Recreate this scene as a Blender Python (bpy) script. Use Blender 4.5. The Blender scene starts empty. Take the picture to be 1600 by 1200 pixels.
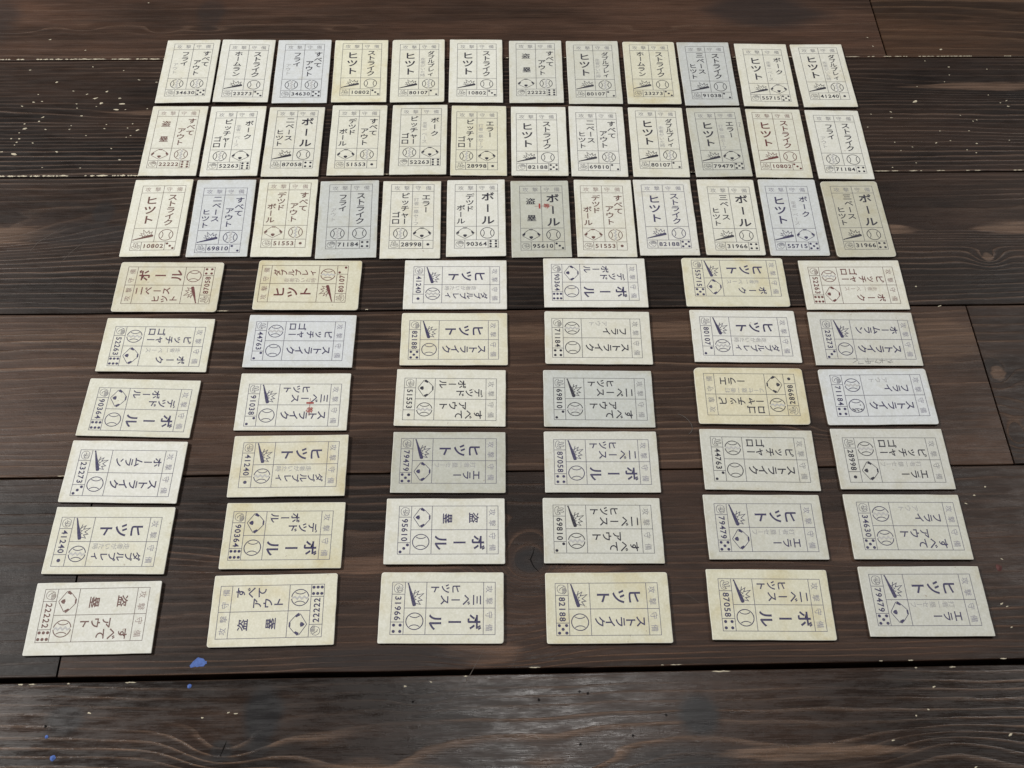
import bpy, bmesh, math, random
from mathutils import Matrix, Vector

scene = bpy.context.scene
COL = scene.collection
random.seed(7)
MM = 0.001

# ------------------------------------------------------------------ camera, light, exposure
CAM_H = 0.4911 + 0.0013            # above the floor
cam_data = bpy.data.cameras.new('camera')
cam = bpy.data.objects.new('camera', cam_data)
COL.objects.link(cam)
pitch, roll, yaw = math.radians(58.7226), 0.0309884, math.radians(-2.8611526)
F = Vector((0, math.cos(pitch), -math.sin(pitch)))
R0 = Vector((1, 0, 0)); U0 = Vector((0, math.sin(pitch), math.cos(pitch)))
R1 = math.cos(roll)*R0 + math.sin(roll)*U0
U1 = -math.sin(roll)*R0 + math.cos(roll)*U0
m = Matrix((R1, U1, -F)).transposed().to_4x4()
cam.matrix_world = Matrix.Translation((0, 0, CAM_H)) @ Matrix.Rotation(yaw, 4, 'Z') @ m
cam_data.sensor_width = 36.0
cam_data.lens = 36.0*1622.277/1600.0
cam_data.clip_start = 0.01
cam_data.clip_end = 50.0
cam_data.dof.use_dof = False
scene.camera = cam

world = bpy.data.worlds.new('World')
scene.world = world
world.use_nodes = True
bgn = world.node_tree.nodes['Background']
bgn.inputs['Color'].default_value = (1.0, 0.96, 0.92, 1)
bgn.inputs['Strength'].default_value = 0.12


def lamp(name, loc, target, size, size_y, watts, color):
    d = bpy.data.lights.new(name, 'AREA')
    d.shape = 'RECTANGLE'; d.size = size; d.size_y = size_y
    d.energy = watts; d.color = color
    o = bpy.data.objects.new(name, d); COL.objects.link(o)
    o.location = loc
    o.rotation_euler = (Vector(target)-Vector(loc)).to_track_quat('-Z', 'Y').to_euler()
    return o

# room lamps above and beyond the cards
lamp('ceiling_lamp_left', (-1.55, 0.75, 1.45), (0, 0.33, 0), 0.5, 0.4, 48, (1.0, 0.98, 0.945))
lamp('ceiling_lamp_right', (1.45, 1.0, 1.5), (0, 0.33, 0), 0.4, 0.35, 12, (1.0, 0.97, 0.93))
lamp('ceiling_lamp', (0.15, 0.66, 2.0), (0, 0.33, 0), 0.12, 0.12, 6.0, (1.0, 0.98, 0.95))

scene.view_settings.view_transform = 'Standard'
scene.view_settings.look = 'None'
scene.view_settings.exposure = 0.0
scene.view_settings.gamma = 1.0
scene.view_settings.use_curve_mapping = False


# ------------------------------------------------------------------ node helpers
class NT:
    """tiny helper for math in shader nodes"""
    def __init__(self, name):
        self.mat = bpy.data.materials.new(name); self.mat.use_nodes = True
        self.t = self.mat.node_tree; self.n = self.t.nodes; self.l = self.t.links
        self.bsdf = self.n['Principled BSDF']

    def put(self, node, sock, v):
        if v is None: return
        if hasattr(v, 'is_linked'): self.l.new(v, node.inputs[sock])
        else: node.inputs[sock].default_value = v

    def math(self, op, a, b=None, c=None, clamp=False):
        n = self.n.new('ShaderNodeMath'); n.operation = op; n.use_clamp = clamp
        self.put(n, 0, a); self.put(n, 1, b); self.put(n, 2, c)
        return n.outputs[0]

    def add(self, a, b): return self.math('ADD', a, b)
    def sub(self, a, b): return self.math('SUBTRACT', a, b)
    def mul(self, a, b): return self.math('MULTIPLY', a, b)

    def smooth(self, v, lo, hi, a=0.0, b=1.0):
        n = self.n.new('ShaderNodeMapRange'); n.interpolation_type = 'SMOOTHSTEP'
        self.put(n, 0, v); self.put(n, 1, lo); self.put(n, 2, hi); self.put(n, 3, a); self.put(n, 4, b)
        return n.outputs[0]

    def lin(self, v, lo, hi, a=0.0, b=1.0):
        n = self.n.new('ShaderNodeMapRange')
        self.put(n, 0, v); self.put(n, 1, lo); self.put(n, 2, hi); self.put(n, 3, a); self.put(n, 4, b)
        return n.outputs[0]

    def vec(self, x, y, z=0.0):
        n = self.n.new('ShaderNodeCombineXYZ')
        self.put(n, 0, x); self.put(n, 1, y); self.put(n, 2, z)
        return n.outputs[0]

    def noise(self, v, scale=1.0, detail=2.0, rough=0.5, dist=0.0):
        n = self.n.new('ShaderNodeTexNoise')
        self.put(n, 'Vector', v); self.put(n, 'Scale', scale); self.put(n, 'Detail', detail)
        self.put(n, 'Roughness', rough); self.put(n, 'Distortion', dist)
        return n.outputs[0]

    def mix(self, f, a, b, mode='MIX'):
        n = self.n.new('ShaderNodeMix'); n.data_type = 'RGBA'; n.blend_type = mode
        self.put(n, 0, f)
        for i, v in ((6, a), (7, b)):
            if isinstance(v, tuple): v = (v[0], v[1], v[2], 1.0)
            self.put(n, i, v)
        return n.outputs[2]

    def bump(self, h, strength, dist, normal=None):
        n = self.n.new('ShaderNodeBump')
        self.put(n, 'Height', h); n.inputs['Strength'].default_value = strength
        n.inputs['Distance'].default_value = dist
        if normal is not None: self.l.new(normal, n.inputs['Normal'])
        return n.outputs[0]


def wood(name, seed, dark, brown, line, period, knots=(), tongues=(), line_amt=0.8, brown_amt=0.5,
         warp=0.010, rough=0.42, dark_spots=(), wavy=1.0, spec=0.2, bumpk=0.40):
    """dark stained, brushed softwood: ring field along the board, bent round knots and tongues"""
    dark = tuple(c*0.47*t for c, t in zip(dark, (1.12, 0.90, 0.78)))
    brown = tuple(c*0.88*t for c, t in zip(brown, (1.16, 0.93, 0.78)))
    line = tuple(c*0.95*t for c, t in zip(line, (1.10, 0.95, 0.82)))
    w = NT(name)
    geo = w.n.new('ShaderNodeNewGeometry')
    sep = w.n.new('ShaderNodeSeparateXYZ'); w.l.new(geo.outputs['Position'], sep.inputs[0])
    X, Y = sep.outputs[0], sep.outputs[1]
    s = seed*3.71
    big = w.noise(w.vec(w.mul(X, 3.2*wavy), w.mul(Y, 9.0), s), 1.0, 2.0)
    mid = w.noise(w.vec(w.mul(X, 11.0*wavy), w.mul(Y, 42.0), s+5), 1.0, 2.0)
    fin = w.noise(w.vec(w.mul(X, 60.0), w.mul(Y, 260.0), s+9), 1.0, 1.0)
    y2 = w.add(Y, w.mul(w.sub(big, 0.5), warp*2.2))
    y2 = w.add(y2, w.mul(w.sub(mid, 0.5), 0.0048*wavy))
    y2 = w.add(y2, w.mul(w.sub(fin, 0.5), 0.0009))
    tm = None
    for (kx, ky, rx, ry, amp) in knots:
        dx = w.mul(w.sub(X, kx), 1/rx); dy = w.mul(w.sub(Y, ky), 1/ry)
        d = w.add(w.mul(dx, dx), w.mul(dy, dy))
        e = w.math('EXPONENT', w.mul(d, -1.0))
        y2 = w.add(y2, w.mul(e, amp))
    for (kx, ky, rx, ry, amt) in tongues:
        # pale early-wood tongue with a crisp pointed outline
        dx = w.math('ABSOLUTE', w.mul(w.sub(X, kx), 1/rx))
        yy = w.add(w.sub(Y, ky), w.mul(w.sub(mid, 0.5), 0.004))
        dy = w.math('ABSOLUTE', w.mul(yy, 1/ry))
        d = w.add(w.math('POWER', dx, 1.7), w.math('POWER', dy, 1.35))
        rag = w.noise(w.vec(w.mul(X, 45.0), w.mul(Y, 420.0), s+61), 1.0, 3.0, 0.6)
        d = w.add(d, w.mul(w.sub(rag, 0.5), 1.3))
        t = w.mul(w.smooth(d, 0.55, 1.1, 1.0, 0.0), amt)
        tm = t if tm is None else w.math('MAXIMUM', tm, t)
    spacing = w.noise(w.vec(0.0, w.mul(Y, 30.0), s+2), 1.0, 1.0)
    ph = w.add(w.mul(y2, 1.0/period), w.mul(spacing, 4.0))
    fr = w.math('FRACT', ph)
    up = w.smooth(fr, 0.45, 0.88)
    dn = w.smooth(fr, 0.90, 1.0, 1.0, 0.0)
    ring = w.mul(up, dn)
    ring = w.mul(ring, ring)
    wn = w.n.new('ShaderNodeTexWhiteNoise'); wn.noise_dimensions = '1D'
    w.l.new(w.add(w.math('FLOOR', ph), seed*13.7), wn.inputs['W'])
    ring = w.mul(ring, w.lin(wn.outputs['Value'], 0.0, 1.0, 0.30, 1.0))
    ringm = w.noise(w.vec(w.mul(X, 5.0), w.mul(Y, 26.0), s+14), 1.0, 2.0)
    rs = w.mul(ring, w.smooth(ringm, 0.32, 0.58, 0.15, 1.0))
    fib = w.noise(w.vec(w.mul(X, 55.0), w.mul(Y, 2300.0), s+21), 1.0, 3.0, 0.65)
    fib2 = w.noise(w.vec(w.mul(X, 16.0), w.mul(Y, 620.0), s+27), 1.0, 3.0, 0.6)
    grit = w.noise(geo.outputs['Position'], 1500.0, 2.0, 0.6)
    rs = w.mul(rs, w.smooth(fib, 0.28, 0.55, 0.55, 1.0))
    rs = w.mul(rs, w.smooth(fib2, 0.28, 0.55, 0.6, 1.0))
    blot = w.noise(w.vec(w.mul(X, 5.5), w.mul(Y, 24.0), s+33), 1.0, 4.0, 0.6)
    bf = w.smooth(blot, 0.33, 0.70, 0.0, 1.0)
    bf = w.math('ADD', w.mul(bf, 0.75), brown_amt-0.38, clamp=True)
    col = w.mix(bf, dark, brown)
    col = w.mix(w.mul(rs, line_amt*1.2), col, line)
    if tm is not None:
        tcol = w.mix(w.smooth(fib2, 0.3, 0.7), tuple(c*0.80 for c in line), tuple(c*1.15 for c in line))
        col = w.mix(tm, col, tcol)
    k = w.add(w.lin(fib, 0.2, 0.8, 0.55, 1.45), w.lin(fib2, 0.25, 0.75, -0.25, 0.25))
    k = w.mul(k, w.lin(grit, 0.2, 0.8, 0.72, 1.28))
    kn = w.n.new('ShaderNodeCombineColor')
    for i in range(3): w.l.new(k, kn.inputs[i])
    col = w.mix(1.0, col, kn.outputs[0], 'MULTIPLY')
    for (kx, ky, rx, ry, amt) in dark_spots:
        dx = w.mul(w.sub(X, kx), 1/rx); dy = w.mul(w.sub(Y, ky), 1/ry)
        d = w.math('SQRT', w.add(w.mul(dx, dx), w.mul(dy, dy)))
        d = w.add(d, w.mul(w.sub(mid, 0.5), 0.9))
        col = w.mix(w.mul(w.smooth(d, 0.55, 1.05, 1.0, 0.0), amt), col, (0.016, 0.0155, 0.0165))
    w.l.new(col, w.bsdf.inputs['Base Color'])
    scuff = w.noise(w.vec(w.mul(X, 48.0), w.mul(Y, 260.0), s+40), 1.0, 5.0, 0.72)
    rg = w.add(w.smooth(scuff, 0.3, 0.7, rough-0.09, rough+0.13), w.mul(w.sub(fib, 0.5), 0.22))
    w.l.new(rg, w.bsdf.inputs['Roughness'])
    w.bsdf.inputs['Specular IOR Level'].default_value = spec
    h = w.add(w.mul(rs, 1.5), w.mul(fib, 0.55))
    h = w.add(h, w.mul(fib2, 0.5))
    h = w.add(h, w.mul(grit, 0.22))
    dents = w.noise(w.vec(w.mul(X, 130.0), w.mul(Y, 190.0), s+50), 1.0, 3.0, 0.6)
    h = w.add(h, w.mul(dents, 0.9))
    w.l.new(w.bump(h, bumpk, 0.00028), w.bsdf.inputs['Normal'])
    return w.mat


def plain(name, color, rough=0.7, spec=0.3):
    w = NT(name)
    geo = w.n.new('ShaderNodeNewGeometry')
    g = w.noise(geo.outputs['Position'], 900.0, 3.0, 0.6)
    col = w.mix(w.smooth(g, 0.3, 0.7), tuple(c*0.78 for c in color), tuple(min(1, c*1.15) for c in color))
    w.l.new(col, w.bsdf.inputs['Base Color'])
    w.bsdf.inputs['Roughness'].default_value = rough
    w.bsdf.inputs['Specular IOR Level'].default_value = spec
    return w.mat


# ------------------------------------------------------------------ object helpers
def mesh_obj(name, verts, faces, mat, parent=None, loc=(0, 0, 0), smooth=False):
    me = bpy.data.meshes.new(name)
    me.from_pydata(verts, [], faces); me.update()
    if mat: me.materials.append(mat)
    return link(name, me, parent, loc)


def link(name, me, parent=None, loc=(0, 0, 0)):
    o = bpy.data.objects.new(name, me); COL.objects.link(o)
    o.location = loc
    if parent is not None: o.parent = parent
    return o


def stroke(pts, width, z, V, Fc, widths=None, closed=False):
    """flat mitred ribbon along a polyline"""
    n = len(pts)
    if n < 2: return
    b = len(V)
    for i in range(n):
        if closed: p0, p1, p2 = pts[i-1], pts[i], pts[(i+1) % n]
        else: p0, p1, p2 = pts[max(i-1, 0)], pts[i], pts[min(i+1, n-1)]
        d1 = Vector((p1[0]-p0[0], p1[1]-p0[1])); d2 = Vector((p2[0]-p1[0], p2[1]-p1[1]))
        if d1.length < 1e-9: d1 = d2
        if d2.length < 1e-9: d2 = d1
        d1.normalize(); d2.normalize()
        t = d1+d2
        if t.length < 0.3: t = d1.copy()
        t.normalize()
        nn = Vector((-t.y, t.x))
        c = max(0.45, nn.dot(Vector((-d1.y, d1.x))))
        wd = (widths[i] if widths else width)*0.5/c
        V.append((p1[0]+nn.x*wd, p1[1]+nn.y*wd, z)); V.append((p1[0]-nn.x*wd, p1[1]-nn.y*wd, z))
    for i in range(n-1):
        Fc.append((b+2*i+1, b+2*i+3, b+2*i+2, b+2*i))
    if closed:
        Fc.append((b+2*n-1, b+1, b, b+2*n-2))


def disc(cx, cy, r, z, V, Fc, n=18):
    b = len(V)
    for i in range(n):
        a = 2*math.pi*i/n; V.append((cx+r*math.cos(a), cy+r*math.sin(a), z))
    Fc.append(tuple(range(b, b+n)))


def arc(cx, cy, rx, ry, a0, a1, n=16):
    return [(cx+rx*math.cos(math.radians(a0+(a1-a0)*i/n)), cy+ry*math.sin(math.radians(a0+(a1-a0)*i/n))) for i in range(n+1)]

# ------------------------------------------------------------------ floor (setting)
DK, BR, LN = (0.020, 0.0175, 0.0170), (0.062, 0.041, 0.032), (0.135, 0.098, 0.078)
sub = plain('dark_gap', (0.006, 0.005, 0.005), 0.9, 0.1)
floor = mesh_obj('floor', [(-1, -0.2, -0.011), (1, -0.2, -0.011), (1, 0.9, -0.011), (-1, 0.9, -0.011)],
                 [(0, 1, 2, 3)], sub)
floor['kind'] = 'structure'


def board(x0, x1, y0, y1, mat, zt=0.0):
    bm = bmesh.new()
    rnd = random.Random(int((x0*7+y0*131)*1000))
    b = 0.0005
    # cross-section with eased edges, slightly wandering along the length
    xs = [x0] + [x0+(x1-x0)*i/90 for i in range(1, 90)] + [x1]
    rings = []
    wa = wb = 0.0
    for x in xs:
        wa = 0.8*wa+rnd.uniform(-1, 1)*0.00013; wb = 0.8*wb+rnd.uniform(-1, 1)*0.00013
        prof = [(y0+wa, -0.010), (y0+wa, zt-b), (y0+wa+0.3*b, zt-0.3*b), (y0+wa+b, zt),
                (y1+wb-b, zt), (y1+wb-0.3*b, zt-0.3*b), (y1+wb, zt-b), (y1+wb, -0.010)]
        rings.append([bm.verts.new((x, y, z)) for y, z in prof])
    for a, c in zip(rings, rings[1:]):
        for i in range(7): bm.faces.new((a[i], c[i], c[i+1], a[i+1]))
    bm.faces.new(rings[0]); bm.faces.new(list(reversed(rings[-1])))
    bmesh.ops.recalc_face_normals(bm, faces=bm.faces)
    me = bpy.data.meshes.new('floor_board'); bm.to_mesh(me); bm.free()
    me.materials.append(mat)
    return link('floor_board', me, floor)


g = 0.00038
board(-1, 1, 0.6648+g, 0.7695, wood('stained_wood_a', 1, DK, BR, LN, 0.006))
# far board: brown, a row of small pointed figures down its middle
k1 = [(-0.3232, 0.5896, 0.022, 0.006, 0.010), (-0.2756, 0.5926, 0.012, 0.005, 0.008), (-0.2222, 0.5885, 0.012, 0.005, 0.009),
      (-0.1914, 0.5890, 0.020, 0.004, 0.008), (-0.095, 0.589, 0.02, 0.004, 0.008), (0.0127, 0.5849, 0.010, 0.006, 0.012), (0.12, 0.588, 0.02, 0.004, 0.008)]
board(-1, 0.2802, 0.5593+g, 0.6643-g, wood('stained_wood_b', 2, (0.030, 0.0235, 0.0205), (0.066, 0.044, 0.035), (0.098, 0.068, 0.053), 0.0075, k1,
      [], 0.45, 0.62, 0.004, 0.44, [(0.20, 0.606, 0.05, 0.022, 0.65), (-0.19, 0.606, 0.012, 0.02, 0.4), (-0.345, 0.60, 0.03, 0.03, 0.5)]))
board(0.2814, 1, 0.5593+g, 0.6643-g, wood('stained_wood_c', 3, (0.026, 0.020, 0.016), (0.060, 0.038, 0.026), (0.120, 0.080, 0.054), 0.0085,
      [(0.40, 0.60, 0.06, 0.012, 0.012)], [], 0.7, 0.55, 0.010, 0.46))
# dark, finely lined board
board(-1, 1, 0.4537+g, 0.5593-g, wood('stained_wood_d', 4, (0.0165, 0.0150, 0.0155), (0.036, 0.0265, 0.023), (0.092, 0.068, 0.056), 0.0036,
      [(-0.20, 0.510, 0.07, 0.010, 0.010), (0.34, 0.5305, 0.07, 0.010, 0.008)],
      [(0.357, 0.5307, 0.078, 0.0045, 0.95), (-0.205, 0.5095, 0.045, 0.0026, 0.6)], 0.75, 0.35, 0.005, 0.40))
board(-1, 1, 0.3493+g, 0.4537-g, wood('stained_wood_e', 5, (0.0175, 0.0160, 0.0160), (0.040, 0.029, 0.025), (0.100, 0.074, 0.060), 0.0042,
      [(-0.31, 0.4075, 0.075, 0.017, 0.022), (0.26, 0.407, 0.05, 0.010, 0.012), (0.335, 0.407, 0.04, 0.011, 0.014), (0.3049, 0.3844, 0.009, 0.007, 0.010), (0.05, 0.40, 0.06, 0.012, 0.012)],
      [(-0.328, 0.4075, 0.080, 0.0120, 0.75), (0.245, 0.4072, 0.024, 0.0045, 0.95), (0.335, 0.407, 0.037, 0.0052, 0.95), (0.3049, 0.3844, 0.004, 0.004, 0.8)], 0.7, 0.40, 0.006, 0.41,
      [(-0.232, 0.425, 0.008, 0.012, 0.5), (-0.235, 0.408, 0.05, 0.010, 0.5)]))
# brown board with a paler band
board(-1, 0.2820, 0.2448+g, 0.3493-g, wood('stained_wood_f', 6, (0.027, 0.0215, 0.0195), (0.060, 0.0415, 0.033), (0.130, 0.092, 0.070), 0.0047,
      [(0.06, 0.335, 0.10, 0.008, 0.006), (0.20, 0.268, 0.03, 0.010, 0.016)], [(0.0891, 0.3330, 0.17, 0.0075, 0.5), (0.262, 0.326, 0.03, 0.016, 0.35), (-0.24, 0.333, 0.10, 0.006, 0.25)], 0.75, 0.55, 0.007, 0.42))
board(0.2830, 1, 0.2448+g, 0.3493-g, wood('stained_wood_g', 7, (0.017, 0.0145, 0.0135), (0.034, 0.0245, 0.021), (0.095, 0.066, 0.050), 0.0075,
      [(0.2869, 0.3026, 0.008, 0.009, 0.016), (0.2890, 0.2617, 0.007, 0.010, 0.016), (0.31, 0.28, 0.02, 0.008, 0.012)], [(0.2890, 0.3026, 0.005, 0.005, 0.7)], 0.6, 0.4, 0.008, 0.42))
# board under the two nearest rows: one big knot, rings swirling round it
board(-1, -0.2036, 0.1403, 0.2448-g, wood('stained_wood_h', 8, (0.0155, 0.0145, 0.0150), (0.033, 0.025, 0.0225), (0.075, 0.056, 0.048), 0.006, [], [], 0.4, 0.35, 0.008, 0.40))
board(-0.2026, 1, 0.1403, 0.2448-g, wood('stained_wood_i', 9, (0.0205, 0.0170, 0.0160), (0.050, 0.0345, 0.0285), (0.118, 0.080, 0.062), 0.0043,
      [(0.0215, 0.1895, 0.025, 0.020, 0.048), (-0.0517, 0.1974, 0.04, 0.010, 0.012), (0.005, 0.150, 0.03, 0.012, 0.012), (-0.10, 0.20, 0.05, 0.008, 0.008), (0.19, 0.193, 0.03, 0.006, 0.008)],
      [(-0.058, 0.1935, 0.055, 0.0050, 0.50), (-0.002, 0.1490, 0.022, 0.0085, 0.55), (0.184, 0.1934, 0.016, 0.0030, 0.35), (0.05, 0.1895, 0.022, 0.0022, 0.5)], 0.6, 0.45, 0.007, 0.40,
      [(0.0215, 0.1945, 0.0125, 0.0085, 0.85), (-0.045, 0.1465, 0.05, 0.006, 0.6)]))
# nearest board: greyish, wavy figure, worn shiny in the middle
board(-1, 1, 0.0345, 0.1378, wood('stained_wood_j', 10, (0.0170, 0.0148, 0.0145), (0.040, 0.0295, 0.0255), (0.125, 0.092, 0.073), 0.0044,
      [(-0.1221, 0.1060, 0.020, 0.012, 0.011), (-0.06, 0.095, 0.05, 0.014, 0.016), (0.03, 0.092, 0.05, 0.013, 0.018), (-0.0324, 0.126, 0.012, 0.006, 0.004), (0.145, 0.099, 0.055, 0.010, 0.008), (0.21, 0.100, 0.03, 0.01, -0.008)],
      [(0.150, 0.0995, 0.050, 0.0042, 0.7), (-0.055, 0.0935, 0.05, 0.007, 0.4)], 0.85, 0.42, 0.006, 0.26,
      [(-0.105, 0.119, 0.012, 0.020, 0.95), (-0.195, 0.120, 0.010, 0.008, 0.7), (-0.1221, 0.106, 0.006, 0.006, 0.7), (0.098, 0.117, 0.012, 0.012, 0.95), (0.09, 0.096, 0.03, 0.01, 0.5)], wavy=1.05, spec=0.32, bumpk=0.30))
board(-1, 1, -0.071, 0.0333, wood('stained_wood_k', 11, DK, BR, LN, 0.006))

# worn paint, flecks, scratches, nail holes and blue paint spots on the boards
FLECK = [(-0.235, 0.6179), (-0.2961, 0.58), (-0.2701, 0.5692), (-0.2292, 0.5402), (-0.2833, 0.5383), (-0.2547, 0.5231), (-0.2502, 0.5186), (-0.239, 0.523), (-0.2365, 0.5178), (-0.2485, 0.5293), (-0.2611, 0.5269), (-0.2892, 0.5204), (-0.293, 0.5268), (-0.2398, 0.5126), (-0.2336, 0.5125), (-0.296, 0.5001), (-0.2951, 0.4958), (-0.2858, 0.5058), (-0.2873, 0.5022), (-0.2664, 0.4949), (-0.2225, 0.4941), (-0.2264, 0.4892), (-0.2548, 0.4894), (-0.2976, 0.4839), (-0.2968, 0.4735), (-0.2706, 0.4754), (-0.3018, 0.487), (-0.2967, 0.4869), (-0.2873, 0.4831), (-0.3053, 0.4756), (-0.2366, 0.4779), (-0.2706, 0.5299), (-0.261, 0.507), (-0.2442, 0.4954), (-0.2946, 0.5197), (-0.3011, 0.516), (-0.2817, 0.495), (-0.2299, 0.4682), (-0.2172, 0.5379), (-0.3032, 0.5501), (0.3201, 0.5672), (0.2731, 0.5706), (0.3214, 0.5496), (0.2906, 0.5166), (0.2718, 0.507), (0.2711, 0.5016), (0.3524, 0.5117), (0.2956, 0.4786), (0.3223, 0.478), (0.3146, 0.4724), (0.3062, 0.5557), (0.271, 0.5796), (0.3526, 0.517), (0.2561, 0.3632), (0.2667, 0.3487), (-0.1324, 0.1203), (-0.1206, 0.1224), (-0.1172, 0.1219), (-0.1847, 0.1234), (-0.0272, 0.1348), (-0.0393, 0.133), (0.2061, 0.1174), (0.2112, 0.1279), (0.1865, 0.1038), (0.2417, 0.1053), (0.2217, 0.0911), (0.1997, 0.1147), (0.263, 0.2318), (0.256, 0.227), (0.2506, 0.2223), (0.2611, 0.1914), (0.2547, 0.1681), (0.257, 0.1666), (0.2563, 0.1561)]
BIG = {(-0.2547, 0.5231), (-0.2502, 0.5186), (-0.239, 0.523), (-0.2365, 0.5178), (-0.2485, 0.5293), (-0.2951, 0.4958), (-0.2225, 0.4941), (-0.2968, 0.4735), (-0.2706, 0.4754), (0.2906, 0.5166), (0.3201, 0.5672), (-0.2398, 0.5126), (0.2221, 0.1174)}
rnd = random.Random(3)
V, Fc = [], []


def blob(cx, cy, rx, ry, z, V, Fc, ang=0.0, n=9, jag=0.35):
    b = len(V); ca, sa = math.cos(ang), math.sin(ang)
    hgt = min(rx, ry)*0.35
    for i in range(n):
        a = 2*math.pi*i/n; k = 1+rnd.uniform(-jag, jag)
        x, y = rx*k*math.cos(a), ry*k*math.sin(a)
        V.append((cx+ca*x-sa*y, cy+sa*x+ca*y, z))
    V.append((cx, cy, z+hgt))
    for i in range(n): Fc.append((b+i, b+(i+1) % n, b+n))


for p in FLECK:
    k = 1.0 if p in BIG else 0.55
    blob(p[0], p[1], rnd.uniform(0.0008, 0.0019)*k, rnd.uniform(0.00045, 0.0008)*k, 0.00008, V, Fc, rnd.uniform(-0.5, 0.6))
for i in range(45):                                    # finer specks on the far boards
    x = rnd.choice((rnd.uniform(-0.33, -0.21), rnd.uniform(0.25, 0.38)))
    blob(x, rnd.uniform(0.455, 0.555), 0.0005, 0.0003, 0.00006, V, Fc, rnd.uniform(-0.4, 0.4))
# caulk and paint left along the seams
for (y, x0, x1, dens, wid) in [(0.5593+g+0.0007, -0.36, -0.20, 0.95, 0.0006), (0.5593+g+0.0006, -0.20, 0.27, 0.30, 0.0003), (0.5593+g+0.0007, 0.27, 0.40, 0.5, 0.0004),
                               (0.4537+g+0.0008, -0.33, -0.215, 0.85, 0.0007), (0.4537+g+0.0006, -0.215, 0.25, 0.16, 0.0003), (0.4537+g+0.0006, 0.25, 0.36, 0.30, 0.0004),
                               (0.3493+g+0.0006, -0.29, 0.31, 0.05, 0.0003), (0.2448+g+0.0005, -0.26, 0.26, 0.10, 0.0003),
                               (0.1378-0.0006, -0.24, 0.0, 0.07, 0.0004), (0.1378-0.0006, 0.0, 0.27, 0.07, 0.0004), (0.1403+0.0005, 0.0, 0.27, 0.06, 0.0003)]:
    x = x0
    while x < x1:
        ln = min(0.011, 0.0012+rnd.expovariate(1/0.0026))
        if rnd.random() < dens:
            n = 8; en = [math.sin(math.pi*i/n)**0.6 for i in range(n+1)]
            top = [(x+ln*i/n, y+wid*rnd.uniform(0.1, 1.1)*en[i]) for i in range(n+1)]
            bot = [(x+ln*i/n, y-wid*rnd.uniform(0.1, 1.0)*en[i]-0.00002) for i in range(n+1)]
            b = len(V)
            for (a, c) in zip(top, bot): V.append((a[0], a[1], 0.00012)); V.append((c[0], c[1], 0.00005))
            for i in range(n): Fc.append((b+2*i+1, b+2*i+3, b+2*i+2, b+2*i))
        x += ln*rnd.uniform(0.9, 1.3)
o = mesh_obj('paint_flecks', V, Fc, plain('old_cream_paint', (0.50, 0.45, 0.34), 0.7), floor)
o['kind'] = 'stuff'

blue = plain('blue_paint', (0.06, 0.12, 0.36), 0.6)
V, Fc = [], []
stroke([(-0.1412, 0.1441), (-0.1393, 0.1454), (-0.1376, 0.147), (-0.1358, 0.1468), (-0.1337, 0.1455)], 0.002, 0.0001, V, Fc, [0.0012, 0.0030, 0.0030, 0.0022, 0.0006])
stroke([(-0.1385, 0.1447), (-0.1368, 0.1452), (-0.1352, 0.1450), (-0.1338, 0.1466)], 0.001, 0.00013, V, Fc, [0.0018, 0.0020, 0.0016, 0.0005])
mesh_obj('blue_paint_smear', V, Fc, blue, floor)
for (x, y, r) in [(-0.1403, 0.1349, 0.0010), (-0.2021, 0.1131, 0.0008), (-0.1974, 0.1037, 0.0013)]:
    V, Fc = [], []; blob(x, y, r, r, 0.0001, V, Fc, 0, 12, 0.12); mesh_obj('blue_paint_drop', V, Fc, blue, floor)
V, Fc = [], []; blob(0.2583, 0.1868, 0.0016, 0.0018, 0.00006, V, Fc, 0, 12, 0.2)
mesh_obj('reddish_spot', V, Fc, plain('dull_red', (0.085, 0.030, 0.028), 0.6), floor)

V, Fc = [], []
for (x, y) in [(-0.0355, 0.1258), (0.0466, 0.128), (0.0419, 0.1049), (0.0826, 0.1174), (0.0662, 0.1083), (0.0235, 0.1254), (0.0427, 0.1289), (-0.2036, 0.1179)]:
    b = len(V); r = 0.0007
    for i in range(9):
        a = 2*math.pi*i/9; V.append((x+r*rnd.uniform(0.6, 1.1)*math.cos(a), y+r*rnd.uniform(0.7, 1.3)*math.sin(a), 0.00006))
    Fc.append(tuple(range(b, b+9)))
stroke([(0.0240, 0.2021), (0.0234, 0.1990), (0.0218, 0.1953), (0.0226, 0.1930), (0.0235, 0.1912), (0.0262, 0.1883)], 0.0004, 0.00007, V, Fc, [0.0002, 0.0004, 0.0006, 0.0005, 0.0005, 0.0001])
stroke([(0.0218, 0.1953), (0.0206, 0.1952)], 0.0003, 0.00006, V, Fc, [0.0004, 0.0001])
stroke([(-0.12, 0.1098), (-0.1209, 0.1067), (-0.1221, 0.103)], 0.0004, 0.00007, V, Fc, [0.0001, 0.0006, 0.0002])
mesh_obj('knot_cracks', V, Fc, sub, floor)
V, Fc = [], []
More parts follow.
